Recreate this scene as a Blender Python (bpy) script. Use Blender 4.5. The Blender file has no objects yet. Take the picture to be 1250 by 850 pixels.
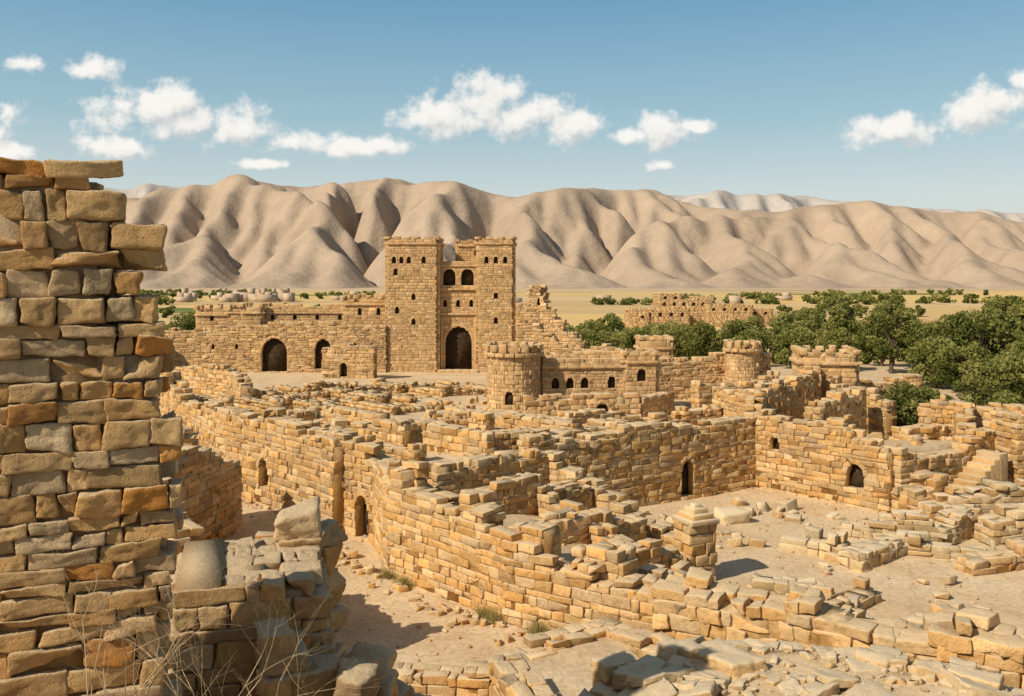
import bpy, math, numpy as np, random
from mathutils import Vector
rng=np.random.default_rng(7); random.seed(7)
sc=bpy.context.scene
D=bpy.data
# ---------------------------------------------------------------- noise
def _h(ix,iy,iz,seed):
    n=(ix*374761393+iy*668265263+iz*2147483647+seed*1274126177)&0xffffffff
    n=((n^(n>>13))*1274126177)&0xffffffff
    n=(n^(n>>16))&0xffffffff
    return n/4294967295.0
def noise3(x,y,z,seed=0):
    x=np.asarray(x,float);y=np.asarray(y,float);z=np.asarray(z,float)+0*x
    ix=np.floor(x).astype(np.int64);iy=np.floor(y).astype(np.int64);iz=np.floor(z).astype(np.int64)
    fx=x-ix;fy=y-iy;fz=z-iz
    fx=fx*fx*(3-2*fx);fy=fy*fy*(3-2*fy);fz=fz*fz*(3-2*fz)
    r=0
    for a in(0,1):
        for b in(0,1):
            for c in(0,1):
                r=r+_h(ix+a,iy+b,iz+c,seed)*(fx if a else 1-fx)*(fy if b else 1-fy)*(fz if c else 1-fz)
    return r*2-1
def fbm(x,y,o=4,seed=0):
    r=0;a=1;t=0
    for i in range(o):
        r=r+a*noise3(x*2**i,y*2**i,0.0*x,seed+i);t+=a;a*=.5
    return r/t
def sst(a,b,x):
    t=np.clip((x-a)/(b-a),0,1);return t*t*(3-2*t)
# ---------------------------------------------------------------- terrain
T_MAIN=np.array([(-24.2,63.2),(-16.2,51.2),(-11.5,46.7),(-7.9,43.0),(-5.2,40.2),(-3.9,36.5),(0.7,31.4),(4.7,28.9),(6.8,31.5),(6.7,37.3),(0.6,43.6),(14.05,51.7),(19.5,46),(26,50),(32,56),(28,84),(10,100),(-22,104),(-34,92)])
T_LEDGE=np.array([(1.0,16.5),(2.4,18.6),(4.6,20.2),(6.6,19.8),(8.5,18.8),(11,17.3),(15,15),(22,10),(10,6),(1,10)])
def sdf(x,y,P):
    d=np.full(x.shape,1e9);s=np.ones(x.shape)
    n=len(P)
    for i in range(n):
        a=P[i];b=P[(i+1)%n];e=b-a
        wx=x-a[0];wy=y-a[1]
        t=np.clip((wx*e[0]+wy*e[1])/(e@e),0,1)
        d=np.minimum(d,(wx-e[0]*t)**2+(wy-e[1]*t)**2)
        c1=y>=a[1];c2=y<b[1];c3=e[0]*wy>e[1]*wx
        s=np.where((c1&c2&c3)|(~c1&~c2&~c3),-s,s)
    return s*np.sqrt(d)   # negative inside
def terrain(x,y):
    x=np.atleast_1d(np.asarray(x,float));y=np.atleast_1d(np.asarray(y,float))
    z=0.12*fbm(x*.15,y*.15,3,11)+0.035*fbm(x*1.1,y*1.1,3,12)
    hill=np.clip(21-y,0,40)*.49
    left=sst(-1.0,-4.0,x)*sst(24,12,y)*1.55*sst(-6,4,y)
    hill=hill+left
    hill=np.where(y<0,hill*0+21*.49,hill)
    z=z+hill
    m=sst(.35,-.35,sdf(x,y,T_MAIN))
    hm=3.1-.055*(y-44)
    sth=3.0-.2*(x+4.5)
    w=sst(44.5,41,y)
    hm=hm*(1-w)+np.minimum(hm,sth)*w
    hm=np.clip(hm,.3,4)
    hm=hm*(1-.55*sst(0,8,x)*sst(50,60,y))
    hm=hm+.18*fbm(x*.3,y*.3,3,21)
    z=z*(1-m)+np.maximum(hm,0)*m
    l=sst(.3,-.3,sdf(x,y,T_LEDGE))
    hl=3.78+.14*fbm(x*.7,y*.7,4,31)
    z=z*(1-l)+np.maximum(hl,z)*l
    far=sst(116,175,y)
    z=z*(1-far)+far*(-4.2+.6*fbm(x*.01,y*.01,3,5))
    return z
def tz(x,y): return float(terrain(x,y)[0])
# ---------------------------------------------------------------- mesh helpers
def mkmesh(name,V,F,col=None,mat=None,smooth=False,parent=None):
    V=np.ascontiguousarray(V,dtype=np.float32);F=np.ascontiguousarray(F,dtype=np.int32)
    me=D.meshes.new(name);k=F.shape[1]
    me.vertices.add(len(V));me.vertices.foreach_set('co',V.ravel())
    me.loops.add(F.size);me.loops.foreach_set('vertex_index',F.ravel())
    me.polygons.add(len(F))
    me.polygons.foreach_set('loop_start',np.arange(0,F.size,k,dtype=np.int32))
    me.polygons.foreach_set('loop_total',np.full(len(F),k,dtype=np.int32))
    if smooth: me.polygons.foreach_set('use_smooth',np.ones(len(F),bool))
    me.update(calc_edges=True)
    if col is not None:
        at=me.color_attributes.new('tone','FLOAT_COLOR','POINT')
        at.data.foreach_set('color',np.ascontiguousarray(col,dtype=np.float32).ravel())
    if mat: me.materials.append(mat)
    ob=D.objects.new(name,me);sc.collection.objects.link(ob)
    if parent: ob.parent=parent
    return ob
def empty(name,loc=(0,0,0),rz=0):
    e=D.objects.new(name,None);e.location=loc;e.rotation_euler=(0,0,rz);e.empty_display_size=.5
    sc.collection.objects.link(e);return e
def lattice(cv):
    n=len(cv);idx={};P=[];F=[]
    for i in range(n):
        for j in range(n):
            for k in range(n):
                if i in(0,n-1) or j in(0,n-1) or k in(0,n-1):
                    idx[i,j,k]=len(P);P.append((cv[i],cv[j],cv[k]))
    for a in range(n-1):
        for b in range(n-1):
            for s,e in((0,0),(n-1,1)):
                for ax in range(3):
                    q=[]
                    for (u,v) in((a,b),(a+1,b),(a+1,b+1),(a,b+1)):
                        t=[u,v];t.insert(ax,s);q.append(idx[tuple(t)])
                    flip=(ax==1)
                    if (e==0)^flip: q=q[::-1]
                    F.append(q)
    return np.array(P,float),np.array(F)
LOD={2:lattice([-1,1]),1:lattice([-1,-.9,.9,1]),0:lattice([-1,-.9,-.45,0,.45,.9,1]),-1:lattice([-1,-.9,-.65,-.4,-.2,0,.2,.4,.65,.9,1])}
class SB:
    def __init__(s): s.a=[];s.bo=0
    def add(s,c,h,yaw=0,rx=0,ry=0,tone=None,br=None):
        s.a.append((c[0],c[1],c[2],h[0],h[1],h[2],yaw,rx,ry,random.random() if tone is None else tone,(random.gauss(.5,.19) if br is None else br)+s.bo))
    def geo(s,lod=1,r=.22,warp=.16,amp=.03,seed=1):
        A=np.array(s.a);N=len(A);P,F=LOD[lod];nv=len(P)
        d=A[:,3:6];mn=d.min(1)
        rad=(np.minimum(mn*r,.07) if lod==1 else mn*r)[:,None,None]*np.ones((1,1,3))
        if lod==2: X=P[None]*d[:,None]
        else:
            c=P[None];dd=d[:,None]
            p0=np.where(np.abs(c)==1,c*dd,np.where(np.abs(c)==.9,np.sign(c)*(dd-rad),c*(dd-rad)))
            inn=np.clip(p0,-(dd-rad),dd-rad);de=p0-inn
            L=np.linalg.norm(de,axis=2,keepdims=True);L[L==0]=1
            X=inn+rad*de/L
        Wc=[];sg=[]
        for sx in(-1,1):
            for sy in(-1,1):
                for sz in(-1,1):
                    Wc.append((1+sx*P[:,0])*(1+sy*P[:,1])*(1+sz*P[:,2])/8);sg.append((sx,sy,sz))
        Wc=np.array(Wc).T;sg=np.array(sg,float)
        if warp:
            off=rng.uniform(-1,1,(N,8,3))*warp*mn[:,None,None]
            if warp>.1:   # broken corners
                ch=rng.random((N,8))<.06
                off-=ch[...,None]*sg[None]*mn[:,None,None]*rng.uniform(.3,.9,(N,8,1))
            X=X+np.einsum('vk,nkc->nvc',Wc,off)
        if lod==1 and warp>.1:X=X+rng.normal(0,1,X.shape)*(.05*np.minimum(mn,.25))[:,None,None]
        cy,sy=np.cos(A[:,6]),np.sin(A[:,6]);cx,sx=np.cos(A[:,7]),np.sin(A[:,7]);cb,sb=np.cos(A[:,8]),np.sin(A[:,8])
        o=np.zeros(N);l=o+1
        Rz=np.stack([cy,-sy,o,sy,cy,o,o,o,l],1).reshape(N,3,3)
        Rx=np.stack([l,o,o,o,cx,-sx,o,sx,cx],1).reshape(N,3,3)
        Ry=np.stack([cb,o,sb,o,l,o,-sb,o,cb],1).reshape(N,3,3)
        R=Rz@Rx@Ry
        X=np.einsum('nij,nvj->nvi',R,X)+A[:,None,0:3]
        if lod<=0:
            q=X.reshape(-1,3);st=np.repeat(rng.uniform(0,50,N),nv)
            for f,am in((2.6,amp),(6.5,amp*.6),(15,amp*.4))+(((31,amp*.28),) if lod<0 else ()):
                dx=np.stack([noise3(q[:,0]*f+st,q[:,1]*f,q[:,2]*f,seed+j) for j in range(3)],1)
                q=q+dx*am
            X=q
        X=X.reshape(-1,3)
        FF=(F[None]+(np.arange(N)*nv)[:,None,None]).reshape(-1,4)
        C=np.ones((N*nv,4));C[:,0]=np.repeat(A[:,9],nv);C[:,1]=np.repeat(A[:,10],nv);C[:,2]=np.repeat(rng.random(N),nv)
        return X,FF,C
def join(gs):
    V=[];F=[];C=[];n=0
    for v,f,c in gs: V.append(v);F.append(f+n);C.append(c);n+=len(v)
    return np.concatenate(V),np.concatenate(F),np.concatenate(C)
# ---------------------------------------------------------------- materials
def newmat(name):
    m=D.materials.new(name);m.use_nodes=True;nt=m.node_tree;nt.nodes.clear()
    o=nt.nodes.new('ShaderNodeOutputMaterial');b=nt.nodes.new('ShaderNodeBsdfPrincipled')
    b.inputs['Roughness'].default_value=.95
    try:b.inputs['Specular IOR Level'].default_value=.06
    except:pass
    nt.links.new(b.outputs[0],o.inputs[0]);return m,nt,b
def N(nt,t,**k):
    n=nt.nodes.new('ShaderNode'+t)
    for a,v in k.items():
        if a in('scale','detail','rough','dist'):
            n.inputs[{'scale':'Scale','detail':'Detail','rough':'Roughness','dist':'Distortion'}[a]].default_value=v
        else:setattr(n,a,v)
    return n
def ramp(nt,src,stops,interp='LINEAR'):
    r=nt.nodes.new('ShaderNodeValToRGB');cr=r.color_ramp;cr.interpolation=interp
    while len(cr.elements)<len(stops):cr.elements.new(.5)
    for e,(p,c) in zip(cr.elements,stops):
        e.position=p;e.color=(c[0],c[1],c[2],1) if hasattr(c,'__len__') else (c,c,c,1)
    nt.links.new(src,r.inputs[0]);return r
def mixc(nt,f,a,b,mode='MIX'):
    m=nt.nodes.new('ShaderNodeMix');m.data_type='RGBA';m.blend_type=mode
    for i,s in((0,f),(6,a),(7,b)):
        if isinstance(s,(int,float)):m.inputs[i].default_value=s
        elif isinstance(s,tuple):m.inputs[i].default_value=(*s,1)
        else:nt.links.new(s,m.inputs[i])
    return m.outputs[2]
def math_(nt,op,a,b=None,c=None,clamp=False):
    m=nt.nodes.new('ShaderNodeMath');m.operation=op;m.use_clamp=clamp
    for i,s in enumerate((a,b,c)):
        if s is None:continue
        if isinstance(s,(int,float)):m.inputs[i].default_value=s
        else:nt.links.new(s,m.inputs[i])
    return m.outputs[0]
def stone_mat(name,stops,sc1=1.0,top=(.62,.48,.31),topamt=.75,bump=.5,bd=.04,pit=True,stain=.5,pale_=.3,det=4):
    m,nt,b=newmat(name);L=nt.links
    at=N(nt,'Attribute',attribute_name='tone');sp=N(nt,'SeparateColor');L.new(at.outputs['Color'],sp.inputs[0])
    g=N(nt,'NewGeometry');pos=g.outputs['Position']
    base=ramp(nt,sp.outputs[0],stops).outputs[0]
    n2=N(nt,'TexNoise',scale=5.5*sc1,detail=det,rough=.76);L.new(pos,n2.inputs['Vector'])
    n3=N(nt,'TexNoise',scale=.42,detail=4,rough=.68);L.new(pos,n3.inputs['Vector'])
    v=ramp(nt,n2.outputs[0],[(.28,.50),(.42,.86),(.55,1.02),(.75,1.28)]).outputs[0]
    base=mixc(nt,.9,base,v,'MULTIPLY')
    br=math_(nt,'MULTIPLY_ADD',sp.outputs[1],.74,.64)
    base=mixc(nt,1.0,base,br,'MULTIPLY')
    stn=ramp(nt,n3.outputs[0],[(.5,0),(.66,1)]).outputs[0]
    stn=math_(nt,'MULTIPLY',stn,stain*.55)
    base=mixc(nt,stn,base,(.22,.145,.08))
    pl=ramp(nt,n3.outputs[0],[(.32,pale_),(.46,0)]).outputs[0]
    base=mixc(nt,pl,base,(.60,.46,.28))
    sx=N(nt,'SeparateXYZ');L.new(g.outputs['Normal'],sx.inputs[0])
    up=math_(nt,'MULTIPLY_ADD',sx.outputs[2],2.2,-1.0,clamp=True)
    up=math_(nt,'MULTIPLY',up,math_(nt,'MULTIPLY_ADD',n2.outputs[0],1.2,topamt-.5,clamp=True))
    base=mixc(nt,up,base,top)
    L.new(base,b.inputs['Base Color'])
    h=n2.outputs[0]
    if pit:
        vo=N(nt,'TexVoronoi',scale=11*sc1);L.new(pos,vo.inputs['Vector'])
        p=ramp(nt,vo.outputs['Distance'],[(.05,0),(.35,1)]).outputs[0]
        h=math_(nt,'MULTIPLY_ADD',p,.18,h)
    bp=N(nt,'Bump');bp.inputs['Strength'].default_value=bump;bp.inputs['Distance'].default_value=bd
    L.new(h,bp.inputs['Height']);L.new(bp.outputs[0],b.inputs['Normal'])
    return m
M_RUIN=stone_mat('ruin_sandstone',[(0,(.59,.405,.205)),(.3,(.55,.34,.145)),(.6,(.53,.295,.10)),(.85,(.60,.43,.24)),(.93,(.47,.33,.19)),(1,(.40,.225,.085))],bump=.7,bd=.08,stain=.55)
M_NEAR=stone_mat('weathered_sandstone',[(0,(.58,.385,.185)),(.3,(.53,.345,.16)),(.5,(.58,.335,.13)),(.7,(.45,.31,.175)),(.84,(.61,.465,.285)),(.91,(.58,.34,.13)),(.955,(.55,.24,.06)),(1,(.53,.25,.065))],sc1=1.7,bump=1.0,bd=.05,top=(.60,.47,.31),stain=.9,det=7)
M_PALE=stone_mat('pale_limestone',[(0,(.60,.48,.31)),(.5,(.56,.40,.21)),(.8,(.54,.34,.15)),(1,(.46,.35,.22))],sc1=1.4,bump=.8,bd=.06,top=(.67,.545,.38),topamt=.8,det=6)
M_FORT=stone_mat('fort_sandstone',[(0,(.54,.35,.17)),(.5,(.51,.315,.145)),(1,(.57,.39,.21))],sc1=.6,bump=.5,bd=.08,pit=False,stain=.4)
m,nt,b=newmat('painted_interior_shade');g=N(nt,'NewGeometry');n=N(nt,'TexNoise',scale=3,detail=4);nt.links.new(g.outputs['Position'],n.inputs['Vector'])
nt.links.new(ramp(nt,n.outputs[0],[(.3,(.03,.02,.012)),(.7,(.08,.05,.028))]).outputs[0],b.inputs['Base Color']);M_SHADE=m  # near-black colour stands in for the shade inside openings
# ground
m,nt,b=newmat('sand_ground');L=nt.links;M_GROUND=m
g=N(nt,'NewGeometry');pos=g.outputs['Position']
n1=N(nt,'TexNoise',scale=.35,detail=5,rough=.65);L.new(pos,n1.inputs[0]);n2=N(nt,'TexNoise',scale=5,detail=7,rough=.75);L.new(pos,n2.inputs[0])
c=ramp(nt,n1.outputs[0],[(.28,(.54,.385,.225)),(.5,(.66,.50,.32)),(.72,(.72,.58,.405))]).outputs[0]
c=mixc(nt,.85,c,ramp(nt,n2.outputs[0],[(.3,.60),(.55,1.02),(.75,1.12)]).outputs[0],'MULTIPLY')
mp=N(nt,'Mapping');mp.inputs['Scale'].default_value=(.0045,.0095,0);mp.inputs['Rotation'].default_value=(0,0,.3);L.new(pos,mp.inputs[0])
vo=N(nt,'TexVoronoi',scale=1);vo.feature='F1';vo.distance='CHEBYCHEV';L.new(mp.outputs[0],vo.inputs['Vector'])
sp=N(nt,'SeparateColor');L.new(vo.outputs['Color'],sp.inputs[0])
f=ramp(nt,sp.outputs[0],[(0,(.66,.46,.19)),(.18,(.58,.41,.19)),(.30,(.14,.18,.05)),(.38,(.54,.38,.20)),(.52,(.68,.47,.17)),(.60,(.25,.26,.08)),(.66,(.62,.46,.25)),(.76,(.12,.16,.045)),(.86,(.60,.45,.26)),(.93,(.64,.47,.20))],'CONSTANT').outputs[0]
n5=N(nt,'TexNoise',scale=.02,detail=6,rough=.7);L.new(pos,n5.inputs[0])
f=mixc(nt,ramp(nt,n5.outputs[0],[(.48,0),(.68,.6)]).outputs[0],f,(.60,.44,.25))
sy=N(nt,'SeparateXYZ');L.new(pos,sy.inputs[0])
mr=N(nt,'MapRange');mr.inputs[1].default_value=118;mr.inputs[2].default_value=170;L.new(sy.outputs[1],mr.inputs[0])
c=mixc(nt,mr.outputs[0],c,f)
mr2=N(nt,'MapRange');mr2.inputs[1].default_value=950;mr2.inputs[2].default_value=1300;L.new(sy.outputs[1],mr2.inputs[0])
c=mixc(nt,mr2.outputs[0],c,(.55,.41,.28))
L.new(c,b.inputs['Base Color'])
bp=N(nt,'Bump');bp.inputs['Strength'].default_value=.6;bp.inputs['Distance'].default_value=.08
L.new(n2.outputs[0],bp.inputs['Height']);L.new(bp.outputs[0],b.inputs['Normal'])
def hill_mat(name,a,bc,cc):
    m,nt,b=newmat(name);g=N(nt,'NewGeometry')
    n1=N(nt,'TexNoise',scale=.004,detail=6,rough=.65);nt.links.new(g.outputs['Position'],n1.inputs[0])
    n2=N(nt,'TexNoise',scale=.03,detail=6,rough=.7);nt.links.new(g.outputs['Position'],n2.inputs[0])
    c=ramp(nt,n1.outputs[0],[(.3,a),(.5,bc),(.7,cc)]).outputs[0]
    c=mixc(nt,.5,c,ramp(nt,n2.outputs[0],[(.3,.75),(.7,1.13)]).outputs[0],'MULTIPLY')
    nt.links.new(c,b.inputs['Base Color'])
    bp=N(nt,'Bump');bp.inputs['Strength'].default_value=.5;bp.inputs['Distance'].default_value=12
    nt.links.new(n2.outputs[0],bp.inputs['Height']);nt.links.new(bp.outputs[0],b.inputs['Normal']);return m
M_HILL=hill_mat('mountain_hazed_earth',(.35,.27,.205),(.42,.325,.245),(.46,.36,.27))  # earth tones lifted paler, painting some distance haze into the colour
M_FAR=hill_mat('far_mountain_hazed_earth',(.42,.385,.36),(.45,.41,.38),(.48,.435,.40))  # paler, greyer earth: aerial haze painted into the base colour
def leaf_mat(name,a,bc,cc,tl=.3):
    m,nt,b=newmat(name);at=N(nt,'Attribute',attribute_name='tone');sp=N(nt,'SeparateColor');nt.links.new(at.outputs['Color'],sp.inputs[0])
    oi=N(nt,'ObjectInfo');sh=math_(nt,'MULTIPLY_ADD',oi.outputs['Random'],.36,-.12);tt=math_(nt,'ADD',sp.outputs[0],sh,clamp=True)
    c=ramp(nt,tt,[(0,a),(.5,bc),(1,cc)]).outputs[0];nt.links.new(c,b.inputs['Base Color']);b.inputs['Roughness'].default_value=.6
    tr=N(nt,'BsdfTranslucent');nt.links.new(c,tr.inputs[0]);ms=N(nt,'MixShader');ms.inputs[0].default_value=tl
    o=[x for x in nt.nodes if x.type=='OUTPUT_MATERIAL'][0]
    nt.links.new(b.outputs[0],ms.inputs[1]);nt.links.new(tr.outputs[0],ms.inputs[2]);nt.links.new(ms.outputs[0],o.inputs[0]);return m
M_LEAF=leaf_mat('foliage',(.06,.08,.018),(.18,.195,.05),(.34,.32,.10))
M_DRY=leaf_mat('dry_grass',(.18,.18,.05),(.30,.26,.09),(.42,.34,.16))
M_TWIG=leaf_mat('dry_twig',(.42,.30,.18),(.52,.39,.24),(.58,.45,.30),.05)
m,nt,b=newmat('bark');g=N(nt,'NewGeometry');n=N(nt,'TexNoise',scale=6,detail=5);nt.links.new(g.outputs['Position'],n.inputs[0])
nt.links.new(ramp(nt,n.outputs[0],[(.3,(.07,.05,.035)),(.7,(.16,.115,.08))]).outputs[0],b.inputs['Base Color']);M_BARK=m
m,nt,b=newmat('village_mud');g=N(nt,'NewGeometry');n=N(nt,'TexNoise',scale=.05,detail=3);nt.links.new(g.outputs['Position'],n.inputs[0])
nt.links.new(ramp(nt,n.outputs[0],[(.3,(.40,.29,.20)),(.7,(.56,.45,.34))]).outputs[0],b.inputs['Base Color']);M_VIL=m
# ---------------------------------------------------------------- wall generator
def wall(name,pts,thick,tops,z0=None,rel=False,ch=.29,sl=.62,op=(),lod=1,rag=.35,mat=None,parent=None,r=.22,warp=.17,amp=.03,jit=.035,smooth=False,plate=True,miss=.0,corelow=.6,stepw=1.2,inset=.06,endj=.2,hv=.34,cap=True,coreend=0.0):
    mat=mat or M_RUIN
    pts=[np.array(p,float) for p in pts]
    seg=[];S=0
    for a,b_ in zip(pts[:-1],pts[1:]):
        l=np.linalg.norm(b_-a);seg.append((S,l,a,(b_-a)/l));S+=l
    ts=[t[0] for t in tops];tv=[t[1] for t in tops]
    nz=[random.uniform(-1,1) for _ in range(int(S/stepw)+60)];nz2=[random.uniform(-1,1) for _ in range(int(S/.5)+80)]
    def at(s):
        for (s0,l,a,d) in seg:
            if s<=s0+l or s0==seg[-1][0]:return a+d*(s-s0),d
    if z0 is None or rel:
        nk=int(S/.5)+2;PP=[];NN=[]
        for k in range(nk):
            p,d=at(min(S,k*.5));PP.append(p);NN.append(np.array([-d[1],d[0]])*(thick*.5+.2))
        PP=np.array(PP);NN=np.array(NN);tcA=terrain(PP[:,0],PP[:,1]);tm=np.minimum(tcA,np.minimum(terrain(*(PP+NN).T),terrain(*(PP-NN).T)))
    def ter(s):
        return z0 if z0 is not None else tm[int(max(0,min(S,s))/.5)]
    def top(s):
        s=max(0,min(S,s))
        v=np.interp(s,ts,tv)+rag*(.65*nz[int(s/stepw+10)]+.35*nz2[int(s/.5+10)])
        return v+(tcA[int(s/.5)] if rel else 0)
    zb=min(ter(s) for s in np.arange(0,S+.5,1.0))-(.3 if z0 is None else 0)
    zt=max(top(s) for s in np.arange(0,S+.3,.3))
    sb=SB();core=SB();nl=max(2,int(round(thick/.6)));sb.bo=random.uniform(-.1,.1) if parent is None else 0
    def hw(o,z):
        c,w,ob,sp,ri=o[:5]
        if z<ob or z>sp+ri:return 0
        if z<=sp:return w/2
        return w/2*math.sqrt(max(0,1-((z-sp)/ri)**1.7))
    z=zb
    while z<zt:
        hc=ch*random.uniform(1-hv,1+hv);zm=z+hc/2
        for leaf in range(nl):
            off=(leaf+.5)/nl*thick-thick/2;edge=leaf in(0,nl-1)
            for (s0,l,a,d) in seg:
                n=np.array([-d[1],d[0]]);yaw=math.atan2(d[1],d[0])
                s=s0-(thick/2 if len(seg)>1 and s0>0 and random.random()<.5 else 0)-random.uniform(0,.25*sl);e=s0+l+random.uniform(-endj,endj*.8)*sl
                s=max(s,s0-thick/2)
                while s<e-.05:
                    ln=sl*random.choice((.45,.7,1,1.2,1.6))*random.uniform(.85,1.15);t=min(s+ln,e)
                    if e-t<.2*sl:t=e
                    mid=(s+t)/2
                    if z+hc*.75>top(mid) or z+hc<ter(mid)-.15 or (miss and edge and random.random()<miss):s=t;continue
                    spans=[(s,t)]
                    for o in op:
                        w=hw(o,zm)
                        if w>0:
                            w+=.02;ns=[]
                            for (p,q) in spans:
                                if q<=o[0]-w or p>=o[0]+w:ns.append((p,q));continue
                                if p<o[0]-w:ns.append((p,o[0]-w))
                                if q>o[0]+w:ns.append((o[0]+w,q))
                            spans=ns
                    istop=cap and rag>.15 and z+hc*1.75>top(mid)
                    for p,q in spans:
                        if q-p<.06:continue
                        m_=(p+q)/2;po=random.uniform(-jit,jit)*(1 if edge else .3);dy=0;tl=.014
                        if istop:po+=random.gauss(0,.05);dy=random.gauss(0,.1);tl=.05
                        xy=a+d*(m_-s0)+n*(off+po)
                        g_=.006
                        sb.add((xy[0],xy[1],zm),((q-p)/2-g_,thick/nl/2+(.0 if edge else .02),hc/2-g_),yaw+random.gauss(0,.014)+dy,random.gauss(0,tl),random.gauss(0,tl))
                    s=t
        z+=hc
    for (s0,l,a,d) in seg:
        e_=s0+l-(coreend if s0+l>=S-.01 else 0)
        bs=sorted(set([s0,e_]+[q for q in np.arange(s0,s0+l,.7) if q<e_]+[q for o in op for q in(o[0]-o[1]/2,o[0]+o[1]/2) if s0<q<s0+l]))
        for p,q in zip(bs[:-1],bs[1:]):
            if q-p<.02:continue
            m_=(p+q)/2;zt_=min(top(p+.01),top(m_),top(q-.01))-ch*corelow;xy=a+d*(m_-s0);yaw=math.atan2(d[1],d[0])
            iv=[(zb-.1,zt_)]
            for o in op:
                if abs(m_-o[0])<o[1]/2:
                    ni=[];lo_,hi_=o[2],o[3]+o[4]+.12
                    for za,zc in iv:
                        if hi_<=za or lo_>=zc:ni.append((za,zc));continue
                        if za<lo_:ni.append((za,lo_))
                        if zc>hi_:ni.append((hi_,zc))
                    iv=ni
            for za,zc in iv:
                if zc-za>.05:core.add((xy[0],xy[1],(za+zc)/2),((q-p)/2,thick/2-inset,(zc-za)/2),yaw,tone=.6,br=.0)
    pl=SB()
    for o in op:
        c,w,ob_,sp,ri=o[:5];xy,d=at(c);yaw=math.atan2(d[1],d[0])
        if ri>.05:
            nv=max(5,int(round((w*.9+ri*2)/.33)));vh=min(.3,.12+w*.08)
            for i in range(nv):
                th=math.pi*(i+.5)/nv
                px=c+w/2*math.cos(th);pz=sp+ri*abs(math.sin(th))
                px+=math.cos(th)*(vh*.5);pz+=math.sin(th)*(vh*.5)
                q,_=at(px)
                sb.add((q[0],q[1],pz),((w*1.57+ri)*.5/nv*.98,thick/2+.03,vh/2+.02),yaw,0,math.pi/2-th,br=.55)
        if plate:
            pl.add((xy[0],xy[1],(ob_+sp+ri)/2),(w/2+.05,.04,(sp+ri-ob_)/2+.03),yaw)  # thin plate closing the opening, coloured dark as painted interior shade
    gs=[sb.geo(lod,r,warp,amp)]
    if core.a:gs.append(core.geo(2,warp=0))
    ob=mkmesh(name,*join(gs),mat=mat,smooth=smooth,parent=parent)
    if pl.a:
        v,f,c=pl.geo(2,warp=0);mkmesh('doorway_shade_plate',v,f,c,M_SHADE,parent=ob)
    return ob
def crenels(name,p0,p1,z,w=.7,gap=.6,h=.7,th=.5,parent=None,mat=None):
    p0=np.array(p0,float);p1=np.array(p1,float);l=np.linalg.norm(p1-p0);d=(p1-p0)/l;n=int(l/(w+gap));sb=SB();st=l/n
    for i in range(n+1):
        xy=p0+d*(i*st)
        sb.add((xy[0],xy[1],z+h/2),(w/2*random.uniform(.8,1.1),th/2,h/2*random.uniform(.65,1.1)),math.atan2(d[1],d[0]),br=.5)
    return mkmesh(name,*sb.geo(1,.15,.14),mat=mat or M_FORT,parent=parent)
def band(name,pts,z,h,out,parent=None,mat=None,sl=1.0):
    sb=SB()
    for a,b_ in zip(pts[:-1],pts[1:]):
        a=np.array(a,float);b_=np.array(b_,float);l=np.linalg.norm(b_-a);d=(b_-a)/l;n=max(1,int(l/sl))
        for i in range(n):
            xy=a+d*l*(i+.5)/n
            sb.add((xy[0],xy[1],z),(l/n/2-.005,out,h/2),math.atan2(d[1],d[0]),br=.58)
    return mkmesh(name,*sb.geo(1,.15,.05),mat=mat or M_FORT,parent=parent)
def slab(name,x0,x1,y0,y1,z,parent=None,mat=None,n=6):
    xs=np.linspace(x0,x1,n+1);ys=np.linspace(y0,y1,n+1);X,Y=np.meshgrid(xs,ys,indexing='ij')
    Z=z+.05*noise3(X*.9,Y*.9,0*X,3)
    V=np.stack([X,Y,Z],2).reshape(-1,3);F=[]
    for i in range(n):
        for j in range(n):
            a=i*(n+1)+j;F.append((a,a+n+1,a+n+2,a+1))
    C=np.ones((len(V),4));C[:,:2]=.5
    return mkmesh(name,V,np.array(F),C,mat or M_FORT,parent=parent)
def house(name,cx,cy,w,d,z0,z1,yaw=0,front=(),left=(),right=(),ch=.45,sl=.95,th=.6,rag=.1,cren=False,lod=1,mat=None,cornice=True,roofdrop=.6,mer=(.8,.55,.7)):
    mat=mat or M_FORT
    e=empty(name,(cx,cy,0),yaw)
    kw=dict(z0=z0,ch=ch,sl=sl,rag=rag,lod=lod,mat=mat,parent=e,warp=.09,jit=.022,stepw=2,cap=False)
    h=w/2;k=d/2
    wall('front_wall',[(-h,-k),(h,-k)],th,[(0,z1)],op=front,**kw)
    wall('back_wall',[(h,k),(-h,k)],th,[(0,z1)],**kw)
    wall('side_wall',[(-h,k),(-h,-k)],th,[(0,z1)],op=left,**kw)
    wall('side_wall',[(h,-k),(h,k)],th,[(0,z1)],op=right,**kw)
    slab('roof',-h+.02,h-.02,-k+.02,k-.02,z1-roofdrop,parent=e,mat=mat)
    loop=[(-h-.1,-k-.1),(h+.1,-k-.1),(h+.1,k+.1),(-h-.1,k+.1),(-h-.1,-k-.1)]
    if cornice:band('cornice',loop,z1-1.5*ch-.2,.22,th/2+.1,parent=e,mat=mat)
    if cren:
        for a,b_ in zip(loop[:-1],loop[1:]):crenels('battlement',a,b_,z1-.15,mer[0],mer[1],mer[2],th*.8,e,mat)
    return e
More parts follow.
